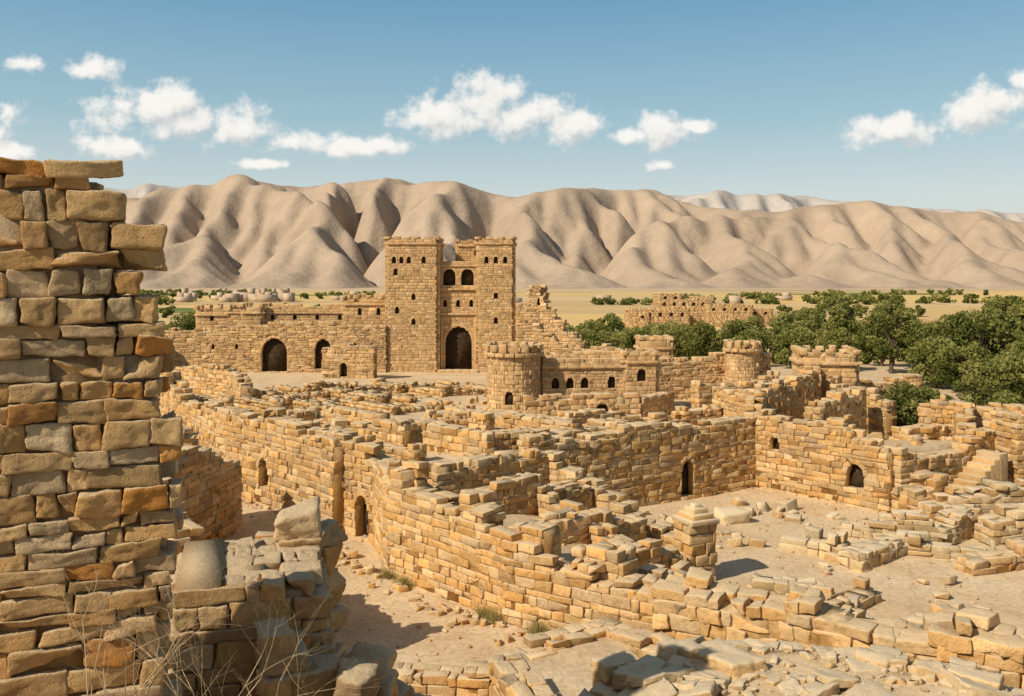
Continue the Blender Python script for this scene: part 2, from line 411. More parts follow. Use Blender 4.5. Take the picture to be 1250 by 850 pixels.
def rubble(name,xs,ys,smin,smax,lod=1,mat=None,flat=.6,zoff=0,smooth=False,pw=2.0,warp=.45):
    sb=SB();z=terrain(xs,ys)
    for x,y,zz in zip(xs,ys,z):
        s=smin+(smax-smin)*random.random()**pw
        h=(s*.5*random.uniform(.8,1.4),s*.5*random.uniform(.6,1),s*.5*random.uniform(.4,.9)*flat/.6)
        sb.add((x,y,zz+h[2]*.55+zoff),h,random.uniform(0,6.28),random.gauss(0,.16),random.gauss(0,.16))
    return mkmesh(name,*sb.geo(lod,.3,warp,.03*smax),mat=mat or M_RUIN,smooth=smooth)
# ---------------------------------------------------------------- ground sheet
def spaced(lo,a,b_,hi,st,g=1.13):
    r=list(np.arange(a,b_,st));s=st;v=r[-1]
    while v<hi:s*=g;v+=s;r.append(v)
    s=st;v=r[0];q=[]
    while v>lo:s*=g;v-=s;q.append(v)
    return np.array(q[::-1]+r)
xs=spaced(-9000,-28,34,9000,.36);ys=spaced(-600,8,72,9000,.36,1.10)
X,Y=np.meshgrid(xs,ys,indexing='ij');Z=terrain(X.ravel(),Y.ravel())
V=np.stack([X.ravel(),Y.ravel(),Z],1);ny=len(ys);i,j=np.meshgrid(np.arange(len(xs)-1),np.arange(ny-1),indexing='ij');a=(i*ny+j).ravel()
mkmesh('ground',V,np.stack([a,a+ny,a+ny+1,a+1],1),mat=M_GROUND,smooth=True)
# ---------------------------------------------------------------- mountains (stream-power erosion)
SKY=[(-600,250),(0,250),(140,244),(200,236),(300,217),(380,224),(450,213),(520,220),(560,228),(640,238),(700,232),(760,229),(830,240),(900,254),(960,260),(1040,244),(1100,252),(1180,260),(1250,278),(1500,290),(2000,265)]
def erode(nx,ny,cell,seed,it=80):
    r=np.random.default_rng(seed)
    xx,yy=np.meshgrid(np.arange(nx)*cell,np.arange(ny)*cell,indexing='ij')
    t=yy/(ny*cell)
    U=sst(0,.4,t)*sst(1.0,.78,t)*(1+.3*fbm(xx*.0016,yy*.0016,3,seed))
    h=U*12+12*fbm(xx*.016,yy*.016,4,seed+3)+r.random((nx,ny))*5;h-=h.min();h[:,0]=0;h[:,-1]=0
    dirs=[(-1,-1),(-1,0),(-1,1),(0,-1),(0,1),(1,-1),(1,0),(1,1)]
    K=.15;m_=.42;ids=np.arange(nx*ny).reshape(nx,ny)
    for k in range(it):
        best=np.zeros((nx,ny));rec=ids.copy();dis=np.ones((nx,ny))*cell
        hp=np.pad(h,1,mode='constant',constant_values=1e9);ip=np.pad(ids,1)
        for dx,dy in dirs:
            l=cell*math.hypot(dx,dy);s=(h-hp[1+dx:1+dx+nx,1+dy:1+dy+ny])/l;w=s>best
            best=np.where(w,s,best);rec=np.where(w,ip[1+dx:1+dx+nx,1+dy:1+dy+ny],rec);dis=np.where(w,l,dis)
        rec[:,0]=ids[:,0];rec[:,-1]=ids[:,-1]
        order=np.argsort(h.ravel()).tolist();rl=rec.ravel().tolist();A=[cell*cell]*(nx*ny)
        for q in reversed(order):
            p=rl[q]
            if p!=q:A[p]+=A[q]
        A=np.array(A);f=(K*A**m_/dis.ravel()).tolist()
        hh=(h+U*5).ravel().tolist()
        for q in order:
            p=rl[q]
            if p!=q:
                hh[q]=(hh[q]+f[q]*hh[p])/(1+f[q])
        h=np.array(hh).reshape(nx,ny)
        g=np.pad(h,1,mode='edge');lap=g[2:,1:-1]+g[:-2,1:-1]+g[1:-1,2:]+g[1:-1,:-2]-4*h
        h=h+.025*lap
        h[:,0]=0;h[:,-1]=0
    return h
def gauss2(a,s):
    n=int(3*s);k=np.exp(-.5*(np.arange(-n,n+1)/s)**2);k/=k.sum()
    p=np.pad(a,((n,n),(n,n)),mode='edge')
    p=np.apply_along_axis(lambda v:np.convolve(v,k,'valid'),0,p);return np.apply_along_axis(lambda v:np.convolve(v,k,'valid'),1,p)
def mountain(name,h,x0,y0,cell,sky,mat,flip=False,base=-8,relief=.45):
    nx,ny_=h.shape
    if flip:h=h[::-1]
    h=gauss2(h,.55);h=np.maximum(h+relief*(h-gauss2(h,6.0)),0)*np.minimum(1,np.arange(ny_)/6.)[None]
    x=x0+np.arange(nx)*cell;yv=y0+np.arange(ny_)*cell
    ang=(h/yv[None]).max(1);cy=yv[(h/yv[None]).argmax(1)].mean()
    k=np.exp(-.5*(np.arange(-30,31)/8.)**2);k/=k.sum();cm=np.convolve(np.pad(ang,30,mode='edge'),k,'valid')
    pxs=[(p-625)/1080*cy for p,_ in sky];an=[(340-q)/1080+(12-base)/cy for _,q in sky]
    tgt=np.interp(x,pxs,an);tgt=np.convolve(np.pad(tgt,4,mode='edge'),np.ones(9)/9,'valid')
    sc_=tgt/cm
    Hh=h*sc_[:,None]
    def up(a):
        b_=np.zeros((a.shape[0]*2-1,a.shape[1]));b_[::2]=a;b_[1::2]=(a[1:]+a[:-1])/2;return b_
    Hh=up(up(Hh).T).T;c=cell/2
    g=np.pad(Hh,1,mode='edge');Hh=Hh+.2*(g[2:,1:-1]+g[:-2,1:-1]+g[1:-1,2:]+g[1:-1,:-2]-4*Hh)
    nx,ny_=Hh.shape
    X,Y=np.meshgrid(x0+np.arange(nx)*c,y0+np.arange(ny_)*c,indexing='ij')
    Hh=Hh+2.5*fbm(X*.02,Y*.02,3,61)*np.minimum(1,Hh/40)+base
    i,j=np.meshgrid(np.arange(nx-1),np.arange(ny_-1),indexing='ij');a=(i*ny_+j).ravel()
    mkmesh(name,np.stack([X.ravel(),Y.ravel(),Hh.ravel()],1),np.stack([a,a+ny_,a+ny_+1,a+1],1),mat=mat,smooth=True)
Hm=erode(400,120,14.,5)
mountain('mountain_range',Hm,-2800,1300,14.,SKY,M_HILL)
SKY2=[(-900,262),(0,242),(150,232),(210,224),(300,230),(600,245),(800,234),(870,236),(990,240),(1080,254),(1300,262),(2000,250)]
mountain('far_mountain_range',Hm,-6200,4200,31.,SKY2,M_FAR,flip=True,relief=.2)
# ---------------------------------------------------------------- NEAR LEFT
wn=dict(mat=M_NEAR,lod=-1,smooth=True)
th=.85;n_=np.array([-.36,.933]);A0=np.array([-9.4,10.15])+n_*th/2;B0=np.array([-4.62,12.0])+n_*th/2
L0=np.linalg.norm(B0-A0)
wall('ruined_tall_wall',[A0,B0],th,[(0,9.6),(L0-2.75,10.2),(L0-2.4,13.7),(L0-.92,13.55),(L0-.90,12.8),(L0-.30,12.65),(L0-.28,11.3),(L0,11.2)],z0=3.8,ch=.275,sl=.56,rag=.18,r=.18,warp=.22,amp=.028,jit=.055,corelow=1.0,inset=.12,endj=.35,hv=.4,coreend=.25,**wn)  # out-of-frame left end kept low so its shadow clears pier and ledge
wall('ruined_pier',[(-5.7,15.2),(-3.35,15.9)],2.7,[(0,7.25),(1.5,7.2),(2.4,6.95)],z0=4.0,ch=.30,sl=.62,rag=.08,r=.18,warp=.18,amp=.028,jit=.05,coreend=.25,inset=.1,**wn)
wall('ruined_pier',[(-3.9,13.9),(-2.85,14.4)],1.3,[(0,6.6),(.5,6.4),(1.1,5.9)],z0=3.6,ch=.34,sl=.55,rag=.12,r=.2,warp=.22,amp=.028,jit=.06,coreend=.25,inset=.1,**wn)
sb=SB()
for (x,y,z,a,b_,c) in [(-4.0,16.6,7.42,.38,.32,.24),(-3.75,16.9,7.1,.42,.35,.2),(-2.45,13.6,5.75,.30,.28,.26),(-2.2,14.3,5.3,.3,.3,.26),(-2.35,14.0,5.75,.22,.2,.17),(-2.0,15.0,4.85,.3,.26,.2),(-1.8,15.8,4.3,.3,.3,.24),(-2.5,15.4,5.2,.35,.3,.3),(-2.9,16.4,5.2,.4,.3,.3),(-1.9,13.4,5.3,.22,.2,.17),(-2.2,17.2,4.2,.35,.3,.24),(-3.0,17.6,4.7,.35,.35,.3),(-2.6,16.2,5.0,.26,.24,.2)]:
    z=max(tz(x,y)+c*.7,z-.45) if y>15.95 and z<7 else z
    sb.add((x,y,z),(a,b_,c),random.uniform(-.6,.6),random.gauss(0,.12),random.gauss(0,.12))
    zz=z-c
    while zz>tz(x,y)+.05:
        sb.add((x+random.uniform(-.08,.08),y+random.uniform(-.08,.08),zz-.2),(a*1.1,b_*1.1,.21),random.uniform(-.5,.5));zz-=.4
mkmesh('fallen_boulders',*sb.geo(-1,.26,.35,.04),mat=M_NEAR,smooth=True)
xx=rng.uniform(-4.2,-.6,170);yy=rng.uniform(14.5,24,170)
rubble('rubble_slope',xx,yy,.12,.55,lod=0,mat=M_NEAR,smooth=True)
wall('ruined_wall',[(-8.6,24.5),(-7.2,27),(-7.9,32.5)],1.1,[(0,3.6),(3,3.9),(5.5,2.6),(8.6,1.6)],rag=.4,mat=M_NEAR)
wall('ruined_wall',[(-17.6,41.2),(-13.3,42.2)],1.4,[(0,5.1),(2.2,4.9),(3.0,3.7),(4.5,3.3)],rag=.35)
wall('ruined_wall',[(-13.4,42.2),(-14.6,35.5)],1.1,[(0,3.2),(3,4.4),(6.8,4.9)],rag=.35)
wall('ruined_wall',[(-14.5,35.5),(-10.8,31.5)],1.1,[(0,4.2),(3,2.6),(5.3,1.2)],rag=.45)
# ---------------------------------------------------------------- street wall
def L_(p):
    s=[0]
    for a,b_ in zip(p[:-1],p[1:]):s.append(s[-1]+math.dist(a,b_))
    return s
P=[(-26.5,66),(-24.6,63),(-16.5,50.8),(-11.8,46.3),(-8.2,42.6),(-5.7,40.2)];S_=L_(P)
wall('ruined_street_wall',P,1.1,[(0,5.2),(S_[1],5.4),(S_[1]+3,5.2),(S_[1]+6,3.9),(S_[2]-1,4.5),(S_[2]+1,4.9),(S_[3],4.5),(S_[4]-1.2,4.5),(S_[4],5.0),(S_[5],3.9)],z0=-.2,rag=.5,miss=.014,
  op=[(S_[2]+5.1,.85,.9,1.9,.6),(S_[4]+2.3,.95,0,1.4,.65),(S_[2]+1.5,.35,1.6,1.85,.1),(S_[3]+2.0,.35,1.4,1.7,.1)])
wall('ruined_buttress',[(-8.7,42.3),(-8.0,41.5)],.9,[(0,4.7),(1,4.4)],z0=-.2,rag=.1)
P=[(-5.7,40.0),(-4.5,36.1),(0.43,31),(4.83,28.2)];S_=L_(P)
wall('ruined_street_wall',P,1.15,[(0,4.0),(S_[1]-.3,4.3),(S_[1]+.6,4.5),(S_[1]+2.2,3.6),(S_[2]-2.4,3.3),(S_[2]-.6,3.4),(S_[2]+.6,2.9),(S_[2]+2.8,2.3),(S_[3],2.1)],z0=-.3,rag=.45,miss=.014)
for x,y,z in [(0.9,31.2,3.5),(-1.1,33.0,3.9),(3.4,29.7,2.9)]:
    wall('ruined_pilaster',[(x-.5,y+.4),(x+.5,y-.4)],1.0,[(0,z)],z0=1,rag=.15)
K=(0.6,43.2);Lc=(14.05,51.4);M_=(19.6,45.5);Q_=(27.4,50)
l=math.dist(K,Lc)
wall('courtyard_wall',[K,Lc],1.0,[(0,4.5),(1.4,4.4),(1.6,3.9),(6,4.2),(7,4.4),(10,4.0),(l,4.1)],z0=-.2,rag=.3,miss=.01,op=[(10.2,.85,0,1.5,.65)])
l=math.dist(Lc,M_)
wall('courtyard_wall',[Lc,M_],1.0,[(0,4.4),(2,4.5),(2.6,4.1),(4.6,4.3),(5.6,4.5),(6.1,3.7),(l,3.3)],z0=-.2,rag=.3,miss=.01,op=[(1.6,.55,2.3,2.8,.3),(6.3,.95,.9,1.65,.6)])
wall('ruined_wall',[M_,(23.4,47.6),Q_],1.0,[(0,3.3),(1.5,2.7),(4,2.6),(6,3.2),(8,3.9),(9,4.2)],z0=-.2,rag=.25)
wall('ruined_tower_stub',[(27.0,48.5),(29.6,48.9)],2.2,[(0,4.9),(1.5,5.1),(2.5,4.7)],z0=-.2,rag=.3)
sb=SB()
for i in range(10):
    sb.add((22.6+i*.36,46.0+i*.2,.15+i*.13),(.36,.75,.16+i*.13),math.atan2(.5,.9)+random.gauss(0,.03))
mkmesh('stone_staircase',*sb.geo(1,.1,.06),mat=M_RUIN)
wall('ruined_wall',[(0.9,43.1),(3.2,41.2),(7.2,37.3)],1.1,[(0,4.2),(1.2,3.9),(2.2,3.3),(4,2.6),(6,1.9),(8.6,1.2)],rag=.35,z0=-.2)
wall('ruined_wall',[(-3.4,38.2),(1.6,42.2)],.9,[(0,4.1),(3,4.2),(6,3.9)],rag=.4,z0=1)
wall('ruined_wall',[(-1.8,36.0),(3.4,40.2)],.9,[(0,3.5),(3,3.5),(6.5,2.7)],rag=.45,z0=.5)
wall('ruined_wall',[(0.6,33.6),(5.4,37.3)],.9,[(0,2.9),(3,2.6),(6,2.0)],rag=.4,z0=.3)
wall('ruined_wall',[(2.6,31.0),(6.2,34.0)],.9,[(0,2.4),(3,2.0),(6,1.5)],rag=.4,z0=0)
wall('ruined_wall',[(1.2,38.2),(4.9,33.2)],.8,[(0,3.1),(3,2.5),(6.2,1.8)],rag=.4,z0=0)
# pillar with pyramidal cap
e=empty('stone_pillar',(7.3,35.2,0),.45)
wall('shaft',[(-.58,0),(.58,0)],1.15,[(0,2.5)],z0=-.2,ch=.36,sl=.62,rag=0,parent=e,mat=M_RUIN)
sb=SB();sb.add((0,0,2.42),(.68,.68,.1),br=.7);sb.add((0,0,2.60),(.52,.52,.13),br=.7);sb.add((0,0,2.80),(.35,.35,.12),br=.8);sb.add((0,0,2.96),(.17,.17,.1),br=.8)
mkmesh('pyramid_cap',*sb.geo(1,.5,.1),mat=M_PALE,parent=e)
sb=SB();sb.add((10.8,43.6,.28),(.75,.5,.34),.3,.05,-.04,br=.8);mkmesh('fallen_block',*sb.geo(0,.4,.3,.06),mat=M_PALE,smooth=True)
sb=SB();sb.add((15.0,30.6,.35),(.42,.34,.3),.3,.05,.1,br=.6);mkmesh('fallen_block',*sb.geo(0,.3,.3,.04),mat=M_RUIN,smooth=True)
for P,t,tp in [([(14,36.6),(17.2,39.2)],1.1,[(0,.9),(4,.6)]),([(17.0,39.0),(20.5,37.4)],.9,[(0,.8),(4,.5)]),([(15.5,41.5),(19.5,40.2),(22.5,42.4)],1.0,[(0,.8),(4,1.3),(8,1.1)]),
    ([(20.2,43.6),(26,44.4)],1.3,[(0,1.1),(3,1.6),(6,2.2)]),([(19.8,44.6),(21.8,45.6)],1.6,[(0,1.5),(2,1.9)]),([(21.5,40.5),(25.5,41.5)],1.4,[(0,.9),(2,1.5),(4,1.9)]),([(18.6,36.2),(22.5,37.6)],1.0,[(0,.5),(4,1.2)]),
    ([(12.2,39.6),(14.4,38.1)],1.0,[(0,.5),(3,.8)]),([(9.2,33.4),(12.6,31.9)],.9,[(0,.9),(5,.5)]),([(10.2,30.4),(14.2,34.0)],.9,[(0,.7),(5,.35)]),([(22,34),(26,38)],1.2,[(0,1.2),(5,1.8)])]:
    wall('low_ruined_wall',P,t,tp,rel=True,rag=.4,ch=.32,sl=.7,warp=.22,mat=M_PALE if random.random()<.45 else M_RUIN)
ws=dict(z0=-.2,ch=.36,sl=.66,rag=.45,lod=0,smooth=True,warp=.26,r=.2,amp=.035,jit=.08,inset=.1)
P=[(4.83,28.2),(8.55,26.0),(10.8,24.3),(13.3,22.8),(17,21.2)];S_=L_(P)
wall('ruined_wall',P,1.5,[(0,2.4),(1.5,2.8),(3,2.1),(5,2.6),(7,2.6),(9,3.0),(11,2.6),(14,2.9)],mat=M_RUIN,**ws)
wall('ruined_wall',[(6.4,29.9),(9.6,28.2),(11.4,28.7)],1.0,[(0,1.9),(3,1.5),(6,1.0)],mat=M_PALE,**ws)
wall('ruined_wall',[(4.7,30.2),(6.9,32.8)],.9,[(0,2.2),(3,1.4)],z0=-.2,rag=.4,warp=.2)
wall('ruined_wall',[(10.9,24.9),(13.4,27.6)],1.0,[(0,2.2),(3.5,1.2)],z0=-.2,rag=.4,warp=.2,mat=M_PALE)
# bottom middle cells
wall('ruined_cell_wall',[(-.2,25.0),(2.9,26.9),(4.7,25.2)],.9,[(0,1.4),(6,1.6)],z0=-.2,rag=.2)
wall('ruined_cell_wall',[(-.2,25.0),(.9,21.0)],.9,[(0,1.45),(4,1.6)],z0=-.2,rag=.2)
wall('ruined_cell_wall',[(-3.6,26.0),(-.5,25.6)],.8,[(0,.5),(3,.7)],z0=-.2,rag=.12)
n=14;gx,gy=np.meshgrid(np.linspace(0,1,n+1),np.linspace(0,1,n+1),indexing='ij')
a0,a1,a2,a3=np.array([-.1,24.9]),np.array([2.9,26.8]),np.array([5.0,21.8]),np.array([.9,20.6])
PX=((1-gx)[...,None]*((1-gy)[...,None]*a0+gy[...,None]*a3)+gx[...,None]*((1-gy)[...,None]*a1+gy[...,None]*a2))
Zc=1.28+.09*fbm(PX[...,0]*1.2,PX[...,1]*1.2,3,77)
V=np.concatenate([PX,Zc[...,None]],2).reshape(-1,3);F=[]
for i in range(n):
    for j in range(n):
        a=i*(n+1)+j;F.append((a,a+1,a+n+2,a+n+1))
mkmesh('cell_earth_fill',V,np.array(F),mat=M_GROUND,smooth=True)
# foreground ledge masonry
Pp=[tuple(p) for p in T_LEDGE[:7]]
wall('ruined_ledge_wall',Pp,1.0,[(0,3.75),(30,3.85)],z0=0,ch=.34,sl=.7,rag=.3,lod=0,smooth=True,warp=.28,r=.22,amp=.045,jit=.1,mat=M_PALE,inset=.1)
xx=rng.uniform(1.5,13,75);yy=rng.uniform(16.2,20.4,75);k=sdf(xx,yy,T_LEDGE)<-.3
rubble('ledge_paving_slabs',xx[k],yy[k],.4,1.3,lod=-1,mat=M_PALE,flat=.2,smooth=True,pw=1.6,zoff=-.04,warp=.35)
xx=rng.uniform(1,14,2000);yy=rng.uniform(15,21,2000);k=sdf(xx,yy,T_LEDGE)<-.1
rubble('ledge_gravel',xx[k],yy[k],.02,.24,lod=1,mat=M_PALE,pw=4,zoff=.0)
# ---------------------------------------------------------------- terrace ruins
av=np.array([.72,-.69]);av/=np.linalg.norm(av);bv=np.array([.88,.47]);bv/=np.linalg.norm(bv);O=np.array([-16.5,50.8])
def inside(p,mrg=1.2):return sdf(np.array([p[0]]),np.array([p[1]]),T_MAIN)[0]<-mrg
def ok(p):
    x,y=p
    if not inside(p):return False
    if -4<x<14 and 63<y<82:return False
    if y<43.5 and x>-3.5:return False
    return y<98
rows=[2.6,5.8,9.4,13,17,21.5,26,31,37]
cnt=0
for o in rows:
    s=-34+random.uniform(0,2)
    while s<22:
        ln=random.uniform(3.5,8.5);p=O+bv*o+av*s;q=p+av*ln
        if ok(p) and ok(q) and ok((p+q)/2) and random.random()<.9:
            h=random.uniform(.45,1.5)
            if p[1]>70:h*=.85
            wall('low_ruined_wall',[p,q],random.choice((.8,.9,1.1,1.6)),[(0,h),(ln*random.random(),h*random.uniform(.7,1.2)),(ln,h*random.uniform(.5,1.1))],rel=True,rag=.24,ch=.3,sl=.66,lod=1 if p[1]<62 else 2,warp=.18,stepw=2.2);cnt+=1
        s+=ln+random.choice((0,0,1,1.6))
for s in np.arange(-34,22,4.6):
    for i in range(len(rows)):
        r0=0 if i==0 else rows[i-1];r1=rows[i];ss=s+random.uniform(-1,1);p=O+av*ss+bv*(r0+.3);q=O+av*(ss+random.uniform(-.3,.3))+bv*(r1-.3)
        if ok(p) and ok(q) and random.random()<.75:
            h=random.uniform(.4,1.3);wall('low_ruined_wall',[p,q],random.choice((.7,.9,1.2)),[(0,h),(2,h*random.uniform(.5,1.3))],rel=True,rag=.24,ch=.3,sl=.66,lod=1 if p[1]<62 else 2,warp=.18,stepw=2);cnt+=1
print('terrace walls',cnt)
def scatter(n,x0,x1,y0,y1,f):
    x=rng.uniform(x0,x1,n);y=rng.uniform(y0,y1,n);k=f(x,y);return x[k],y[k]
x,y=scatter(2300,-32,28,28,98,lambda x,y:(sdf(x,y,T_MAIN)<-.7)&(noise3(x*.35,y*.35,0*x,9)>-.1));rubble('terrace_rubble',x,y,.12,.75,lod=1,warp=.35)
x,y=scatter(850,5,28,23,47,lambda x,y:(sdf(x,y,T_MAIN)>.6)&(noise3(x*.3,y*.3,0*x,19)>.2)&(np.hypot(x-7.5,y-34.5)>1.8));rubble('courtyard_rubble',x,y,.06,.75,lod=1,mat=M_PALE,pw=3)
x,y=scatter(3600,-16,28,20,60,lambda x,y:(sdf(x,y,T_MAIN)>.3));rubble('scattered_gravel',x,y,.03,.13,lod=2,pw=3)
x,y=scatter(380,5,19,22.5,31,lambda x,y:(sdf(x,y,T_MAIN)>.4)&(noise3(x*.4,y*.4,0*x,29)>-.1));rubble('foreground_rubble',x,y,.15,.85,lod=0,mat=M_PALE,smooth=True,pw=1.8)
t=rng.random(260);pts=np.array([(-16.5,50.8),(-8.2,42.6),(-4.6,36),(0.4,31),(4.8,28.2)])
u=t*4;i=np.minimum(u.astype(int),3);f=(u-i)[:,None];pp=pts[i]*(1-f)+pts[i+1]*f+np.array([-.75,-.7])*(.8+rng.exponential(.5,260))[:,None]
rubble('street_debris',pp[:,0],pp[:,1],.06,.4,lod=1,pw=2.5)
# ---------------------------------------------------------------- central small fort
wall('fort_terrace_wall',[(1.0,67),(9.8,68.5),(12.8,72)],1.0,[(0,3.1),(13,3.0)],z0=-.3,rag=.12,ch=.34,sl=.65,op=[(5.9,1.1,.6,1.8,.7)],mat=M_FORT)
house('fort_keep',6.9,75.4,9.2,6.6,.4,5.5,0.06,front=[(1.0,.6,3.0,3.6,.35),(2.2,.6,3.0,3.6,.35),(3.4,.6,3.0,3.6,.35),(5.6,.6,3.0,3.7,.4),(8.0,.8,2.9,4.0,.5)],cren=False,ch=.32,sl=.62,rag=.12)
house('fort_keep_bastion',10.4,73.4,2.4,3.0,.4,5.9,0.06,front=[(1.2,.7,3.6,4.3,.4)],ch=.32,sl=.62,cren=True,mer=(.5,.35,.35),rag=.05)
def turret(name,cx,cy,r,z0,z1,n=18,op=True):
    e=empty(name,(cx,cy,0));ang=np.linspace(0,2*math.pi,n+1)+.2
    P=[(r*math.cos(a),r*math.sin(a)) for a in ang]
    Lr=2*math.pi*r
    front=((1.5*math.pi-.2)/(2*math.pi))*Lr*.99
    wall('drum',P,.5,[(0,z1)],z0=z0,ch=.32,sl=.5,rag=.04,parent=e,mat=M_FORT,warp=.06,stepw=3,op=[(front-.3,.6,z0+1.6,z0+2.4,.35)] if op else ())
    P2=[((r+.28)*math.cos(a),(r+.28)*math.sin(a)) for a in ang]
    band('rim',P2,z1-.35,.28,.3,e,M_FORT,.6)
    sb=SB()
    for i in range(0,int(n*.9)):
        a=i*2*math.pi/int(n*.9);sb.add(((r+.25)*math.cos(a),(r+.25)*math.sin(a),z1+.15),(.3,.22,.36*random.uniform(.6,1.1)),a+math.pi/2)
    mkmesh('battlement',*sb.geo(1,.15,.14),mat=M_FORT,parent=e)
    a=np.linspace(0,2*math.pi,n+1);V=[(0,0,z1-.25)]+[(r*math.cos(t),r*math.sin(t),z1-.25) for t in a[:-1]]
    me=D.meshes.new('roof');me.from_pydata(V,[],[(0,i+1,(i+1)%n+1) for i in range(n)]);me.materials.append(M_FORT);o=D.objects.new('roof',me);sc.collection.objects.link(o);o.parent=e
    return e
turret('round_turret',0.15,71.5,1.9,.4,6.3)
wall('fort_wall',[(1.8,71.5),(2.6,74)],.8,[(0,5.0)],z0=.4,rag=.1,ch=.34,mat=M_FORT)
house('small_tower',13.8,86,2.6,2.6,0,6.2,0,front=[(1.3,.6,4,4.6,.3)],cren=True,mer=(.5,.4,.4))
wall('ruined_wall',[(13.2,84),(20.5,86),(24.8,85)],1.0,[(0,4.7),(4,4.4),(7,4.9),(8.5,5.3),(12,4.6)],rag=.3,mat=M_FORT)
turret('round_turret',21.9,84,1.3,0,5.6,n=14,op=False)
wall('ruined_wall',[(14.5,70),(22,74)],1.0,[(0,3.8),(4,3.2),(8.5,4.0)],rag=.4)
house('watch_tower',21.9,62,3.3,3.3,0,6.9,-.15,front=[(1.6,.5,4.2,4.9,.3)],cren=True,mer=(.5,.35,.45),ch=.32,sl=.62,rag=.05)
wall('ruined_wall',[(15.2,55.2),(20.2,59.5),(20.5,61)],1.0,[(0,4.9),(2,5.6),(3.5,5.2),(5,5.7),(7.5,5.9)],rag=.35,z0=0)
wall('ruined_wall',[(14.2,52),(15.2,55.2),(14,60)],1.0,[(0,4.6),(3,5.0),(8,4.4)],rag=.4,z0=0)
wall('ruined_wall',[(17.5,51.5),(21.8,55.5)],1.0,[(0,4.6),(3,5.2),(6,4.8)],rag=.4,z0=0)
wall('ruined_wall',[(21.5,60.5),(24,56)],1.0,[(0,5.2),(1.8,4.9),(3,5.1),(5,4.3)],rag=.35,z0=0)
wall('ruined_wall',[(24,66),(31,67.5)],1.0,[(0,4.7),(3,4.3),(7,4.6)],rag=.3)
wall('ruined_wall',[(25.8,56),(30,54),(34,54.5)],1.0,[(0,4.2),(1.5,4.8),(4,4.2),(8,3.4)],rag=.5)
wall('ruined_wall',[(26,50.5),(27.5,54)],1.0,[(0,3.6),(4,4.4)],rag=.3)
wall('ruined_wall',[(12.5,60),(18,57)],.9,[(0,3.4),(3,3.9),(6,3.0)],rag=.4)
wall('ruined_wall',[(8.5,55.5),(13.5,58.5)],.9,[(0,3.2),(5,3.6)],rag=.4)
wall('ruined_wall',[(2.5,52),(8,55.5)],.9,[(0,3.9),(3,4.1),(6,3.4)],rag=.35)
wall('ruined_wall',[(-28.5,70),(-26.5,66)],1.0,[(0,5),(4,5.2)],rag=.3)
wall('ruined_wall',[(-30,80),(-24,76),(-21,70)],1.0,[(0,3.8),(5,4.4),(12,4.0)],rag=.4)
# ---------------------------------------------------------------- great gate towers
g=empty('gate_fortress')
def tower(nm,cx,cy,w,d,z1,front,right=()):
    e=house(nm,cx,cy,w,d,-.2,z1,0,front=front,right=right,ch=.31,sl=.62,th=.8,rag=.04,cren=True,mer=(.9,.35,.4),roofdrop=.5);e.parent=g
    return e
tower('gate_tower',-12.75,116.2,6.2,6.0,17.1,[(x,.5,z,z+.6,.3) for x,z in((.8,13.9),(1.75,13.9),(2.7,13.9),(4.6,13.9),(1.0,12.4),(3.3,9.2),(3.3,6.0),(1.2,7.5))],right=[(1.5,.6,13.5,14.5,.4),(3.2,.6,13.5,14.5,.4)])
tower('gate_tower',-2.1,116.2,4.3,6.0,17.1,[(x,.5,z,z+.6,.3) for x,z in((1.0,13.9),(2.2,13.9),(3.4,13.9),(2.2,9.4),(2.2,6.2))])
tower('gate_tower',-5.6,120.2,3.2,3.6,17.0,[(2.5,.6,15.0,15.7,.3)])
e=house('gatehouse',-6.9,117.3,5.3,5.0,-.2,14.3,0,front=[(2.65,3.4,0,3.7,2.1),(1.45,1.6,11.0,12.4,.85),(3.8,1.6,11.0,12.4,.85),(.9,.45,8.3,9.0,.25),(2.6,.45,8.3,9.0,.25),(4.3,.45,8.3,9.0,.25)],ch=.31,sl=.62,th=1.2,rag=.05);e.parent=g
band('string_course',[(-9.4,114.15),(-4.4,114.15)],10.6,.25,.25,g);band('string_course',[(-9.4,114.15),(-4.4,114.15)],7.4,.25,.22,g)
band('portal_frame',[(-9.2,114.1),(-8.9,114.1)],3.5,7.0,.2,g);band('portal_frame',[(-4.9,114.1),(-4.6,114.1)],3.5,7.0,.2,g)
band('portal_threshold',[(-9.5,112.9),(-4.3,112.9)],.1,.5,.8,g)
wall('stepped_ruin',[(.6,113),(3.6,113),(9.3,111)],1.6,[(0,8.7),(1.7,8.9),(1.75,11.4),(3.6,11.3),(3.7,8.6),(5,8.2),(5.1,7.0),(6.4,6.8),(6.5,5.4),(8,5.0),(9,3.4)],z0=-.2,rag=.25,ch=.36,sl=.75,mat=M_FORT,op=[(2.9,.5,8.6,9.3,.3)])
wall('ruined_wall',[(2.6,107),(9,106)],1.4,[(0,7.0),(1.2,6.6),(1.3,5.5),(3,5.1),(3.1,4.2),(6.4,3.2)],z0=-.2,rag=.4,ch=.36,sl=.75,mat=M_FORT)
wall('ruined_wall',[(9,108),(15,104)],1.2,[(0,3.6),(3,4.1),(7,2.9)],z0=-.2,rag=.4,ch=.36,sl=.75,mat=M_FORT)
wall('fortress_curtain_wall',[(-45,113),(-16,113)],1.2,[(0,5.4),(3,5.6),(8,5.9),(13,6.3),(18,6.5),(24,6.2),(29,6.4)],z0=-.2,rag=.25,ch=.33,sl=.66,mat=M_FORT,op=[(14.8,3.2,0,2.7,1.7),(21,2.1,0.4,2.9,1.4),(7,.4,3,3.5,.2),(10,.4,3,3.5,.2),(25,.45,3,3.6,.3)])
